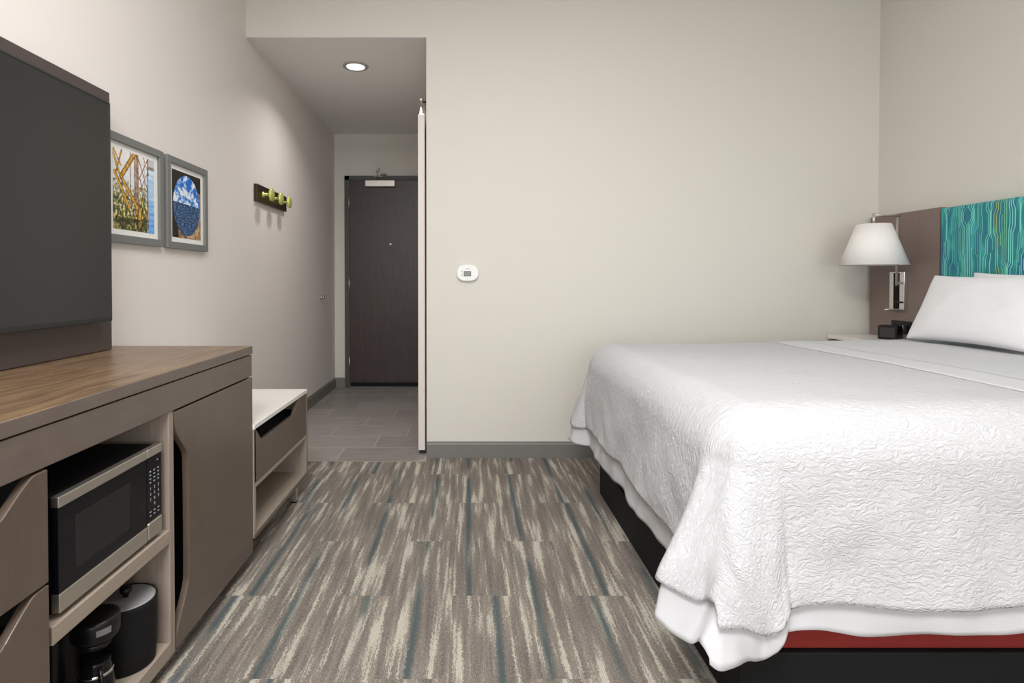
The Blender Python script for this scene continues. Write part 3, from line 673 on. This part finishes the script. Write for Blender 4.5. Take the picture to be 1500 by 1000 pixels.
for a in (0, 120, 240): add_tube(b, [(sx, sy, 1.575), (sx + .0895 * math.cos(math.radians(a)), sy + .0895 * math.sin(math.radians(a)), 1.578)], 0.002, 6)
obj('socket', b, M_nickel, lm)
b = B(); add_lathe(b, [(0.012, 1.50), (0.022, 1.475), (0.030, 1.445), (0.024, 1.415), (0.004, 1.40)], (sx, sy, 0), 'z', 24); obj('bulb', b, M_white, lm)
b = B(); add_tube(b, [(HX - 0.03, 3.55, 1.048), (HX - 0.115, 3.55, 1.048)], 0.0055, 10); obj('reading_light_stem', b, M_nickel, lm)
obj('switch', box(HX - 0.036, HX - 0.023, 3.528, 3.575, 1.088, 1.100), M_black, lm, 0.002)

# ------------------------------------------------------------------ nightstand and clock
ns = thing('nightstand', (2.62, 3.56, 0), 'nightstand with a white top between the bed and the back wall', 'nightstand')
obj('nightstand_top', box(2.478, HX - 0.001, 3.30, 3.845, 0.836, 0.862), M_white, ns, 0.001)
obj('nightstand_body', box(2.50, HX - 0.002, 3.32, 3.84, 0.06, 0.836), M_taupe, ns, 0.002)
d = obj('drawer', box(2.482, 2.4995, 3.33, 3.83, 0.62, 0.825), M_door, ns, 0.002)
obj('drawer_pull', box(2.474, 2.4815, 3.52, 3.64, 0.80, 0.812), M_nickel, d, 0.001)
for x in (2.53, 2.74):
    for y in (3.35, 3.81): obj('leg', box(x - .015, x + .015, y - .015, y + .015, 0, 0.06), M_nickel, ns)
ck = thing('alarm_clock', (2.668, 3.53, 0.862), 'small black cube alarm clock on the nightstand', 'clock')
ck.rotation_euler = (0, 0, math.radians(36))
b = B(); s = 0.052; add_box(b, 2.668 - s, 2.668 + s, 3.53 - s, 3.53 + s, 0.863, 0.950); obj('clock_body', b, M_black, ck, 0.008, 3)
b = B(); add_box(b, 2.668 - s - 0.001, 2.668 - s + 0.003, 3.53 - s + 0.012, 3.53 + s - 0.012, 0.876, 0.938); obj('clock_face', b, M_clock, ck, 0.001)

# ------------------------------------------------------------------ bed
bed = thing('bed', (1.7, 2.38, 0), 'large bed with a black base and red box spring', 'bed')
bX0, bX1, bY0, bY1 = 0.765, 2.746, 1.56, 3.225
obj('bed_base', box(bX0, bX1, bY0, bY1, 0.0, 0.186), M_blackmat, bed, 0.004)
b = box(bX0 + 0.004, bX1, bY0 + 0.006, bY1 - 0.006, 0.186, 0.46); obj('box_spring', b, M_red, bed, 0.02, 4)['label'] = 'dark red box spring'
obj('mattress', box(bX0 + 0.01, bX1, bY0 + 0.01, bY1 - 0.01, 0.46, 0.825), M_sheet, bed, 0.06, 5)

# draped cloth: flat cloth coordinates (s toward the foot, t across) mapped over the mattress
RX0, RY0, RY1, RT = 0.84, 1.65, 3.15, 0.862
RR = 0.14
def drape(x, y, off=0.0, amp=1.0, drop_extra=0.0, head=False):
    dx = max(0.0, RX0 - x); dy0 = max(0.0, RY0 - y); dy1 = max(0.0, y - RY1); dy = dy0 + dy1
    qx = max(x, RX0); qy = min(max(y, RY0), RY1)
    m_ = max(dx, dy)
    dome = 0.010 * noise.noise(Vector((x * 1.3, y * 1.3, 0.3))) + 0.003 * noise.noise(Vector((x * 5, y * 5, 2)))
    top = RT + off + dome + 0.020 * max(0, min(1, (x - 1.2) / 1.2))
    if m_ <= 0: return Vector((x, y, top))
    th = math.atan2(dy, dx); s2 = math.sin(2 * th) if dx > 0 and dy > 0 else 0
    sg = -1 if dy0 > 0 else 1
    ext = (0.13 if dy0 > 0 else 0.04) * s2 ** 0.8
    L = m_ * (1 + ext)
    ux_, uy_ = -math.cos(th), sg * math.sin(th)
    if dx == 0: ux_, uy_ = 0.0, float(sg)
    if dy == 0: ux_, uy_ = -1.0, 0.0
    R_ = RR + off; q = R_ * PI / 2
    if L < q:
        a = L / R_; o = R_ * math.sin(a); dz = R_ * (1 - math.cos(a))
    else:
        k = L - q; fl = 0.07 + 0.36 * s2
        if dy0 > 0:                                       # the excess cloth of the near corner folds toward the foot
            pk = th / 0.30 if th < 0.30 else max(0.0, 1 - (th - 0.30) / 1.27)
            pk = pk * pk * (3 - 2 * pk) if th < 0.30 else pk ** 0.85
            fl = 0.07 + 0.34 * pk
        if dx > 0: fl = max(fl, 0.07 * math.cos(th) + 0.10 * math.sin(th))
        o = R_ + k * math.sin(fl); dz = R_ + k * math.cos(fl)
    # soft vertical folds growing toward the hem
    per = (y if dx > 0 and dy == 0 else x) if s2 == 0 else th * 0.5
    g = max(0, L - 0.12) / 0.45
    ph = x * 2.0 + y * 2.0
    fold = amp * g * (0.022 * noise.noise(Vector((x * 2.6 + 7, y * 2.6, 1.5))) + 0.012 * math.sin(ph * 5.2 + 1.3) + 0.010 * noise.noise(Vector((x * 9, y * 9, 4))))
    fold += amp * 0.020 * g * math.sin(th * 8 + 0.6) * s2
    o += fold
    hemz = amp * g * g * 0.030 * noise.noise(Vector((x * 4.0, y * 4.0, 9)))
    return Vector((qx + ux_ * o, qy + uy_ * o, top - dz + hemz))
def cloth(name, x_lo, x_hi, y_lo, y_hi, step, off, m, parent=None, keep=None, thick=0.012, amp=1.0):
    bm = B(); uvl = bm.loops.layers.uv.new('UVMap')
    nx = int(round((x_hi - x_lo) / step)); ny = int(round((y_hi - y_lo) / step))
    V = {}
    def flat(i, j): return (x_lo + (x_hi - x_lo) * i / nx, y_lo + (y_hi - y_lo) * j / ny)
    for i in range(nx + 1):
        for j in range(ny + 1):
            x, y = flat(i, j)
            V[i, j] = bm.verts.new(drape(x, y, off, amp))
    for i in range(nx):
        for j in range(ny):
            if keep:
                cx_, cy_ = flat(i + .5, j + .5)
                if not keep(cx_, cy_): continue
            ks = ((i, j), (i + 1, j), (i + 1, j + 1), (i, j + 1))
            f = bm.faces.new([V[k] for k in ks]); f.smooth = True
            for lp, k in zip(f.loops, ks): lp[uvl].uv = flat(*k)
    for v in [v for v in bm.verts if not v.link_faces]: bm.verts.remove(v)
    o = obj(name, bm, m, parent, fix=False)
    sm = o.modifiers.new('thickness', 'SOLIDIFY'); sm.thickness = thick; sm.offset = 1
    return o
D1, D2 = 0.580, 0.635
qt = cloth('quilt', RX0 - 0.535, 1.76, RY0 - D1, RY1 + D1, 0.0125, 0.0, M_quilt, thick=0.014)
tag(qt, 'white textured quilt hanging over the foot and side of the bed', 'quilt')
hem = cloth('quilt_lining', RX0 - 0.625, 1.76, RY0 - D2, RY1 + D2, 0.0125, -0.014, M_lining, parent=qt,
            keep=lambda x, y: max(RX0 - x, RY0 - y, y - RY1) > 0.44, thick=0.003)
hem['label'] = 'smooth plain border hanging below the quilted part'
fs = cloth('folded_sheet', 1.765, 2.745, RY0 - D1, RY1 + 0.30, 0.02, 0.004, M_sheet, thick=0.014, amp=0.6)
tag(fs, 'smooth white sheet at the head end of the bed under the pillows', 'sheet')
sm_ = cloth('sheet_fold', 1.735, 1.90, RY0 - D1, RY1 + 0.30, 0.0125, 0.0145, M_sheet, thick=0.005, amp=0.6, parent=fs)

# pillows
def pillow_bm(a, h, t, seed):
    bm = B(); N = 44; rings = {}
    for side in (1, -1):
        for i in range(N + 1):
            for j in range(N + 1):
                u, v = -1 + 2 * i / N, -1 + 2 * j / N
                edge_ = i in (0, N) or j in (0, N)
                if side == -1 and edge_: continue
                e = (1 - abs(u) ** 2.6) * (1 - abs(v) ** 2.6)
                th_ = t * max(0, e) ** 0.45
                px_ = a * u * (1 - 0.055 * (1 - v * v)); pz_ = h * v * (1 - 0.10 * (1 - u * u))
                nz = 0.010 * noise.noise(Vector((u * 2.2 + seed, v * 2.2, side))) + 0.004 * noise.noise(Vector((u * 6 + seed, v * 6, side)))
                rings[side, i, j] = bm.verts.new((side * -1 * (th_ + nz * e), px_, pz_))
    def g(s, i, j): return rings.get((s, i, j)) or rings[1, i, j]
    for s in (1, -1):
        for i in range(N):
            for j in range(N):
                f = bm.faces.new([g(s, i, j), g(s, i + 1, j), g(s, i + 1, j + 1), g(s, i, j + 1)]); f.smooth = True
    bmesh.ops.recalc_face_normals(bm, faces=bm.faces); return bm
def pillow(loc, a, h, t, lean, seed, label, rz=0):
    bm = pillow_bm(a, h, t, seed); me = bpy.data.meshes.new('pillow'); bm.to_mesh(me); bm.free(); me.materials.append(M_pillow)
    o = bpy.data.objects.new('pillow', me); COL.objects.link(o); o.location = loc; o.rotation_euler = (0, lean, rz)
    o.modifiers.new('smooth', 'SUBSURF').levels = 1; o.modifiers['smooth'].render_levels = 1
    tag(o, label, 'pillow', 'pillows at the headboard'); return o
pillow((2.512, 2.725, 1.086), 0.385, 0.195, 0.065, math.radians(24), 1.0, 'front white pillow leaning closest to the foot of the bed')
pillow((2.682, 2.60, 1.095), 0.40, 0.185, 0.050, math.radians(8), 5.0, 'white pillow standing behind against the teal headboard panel')
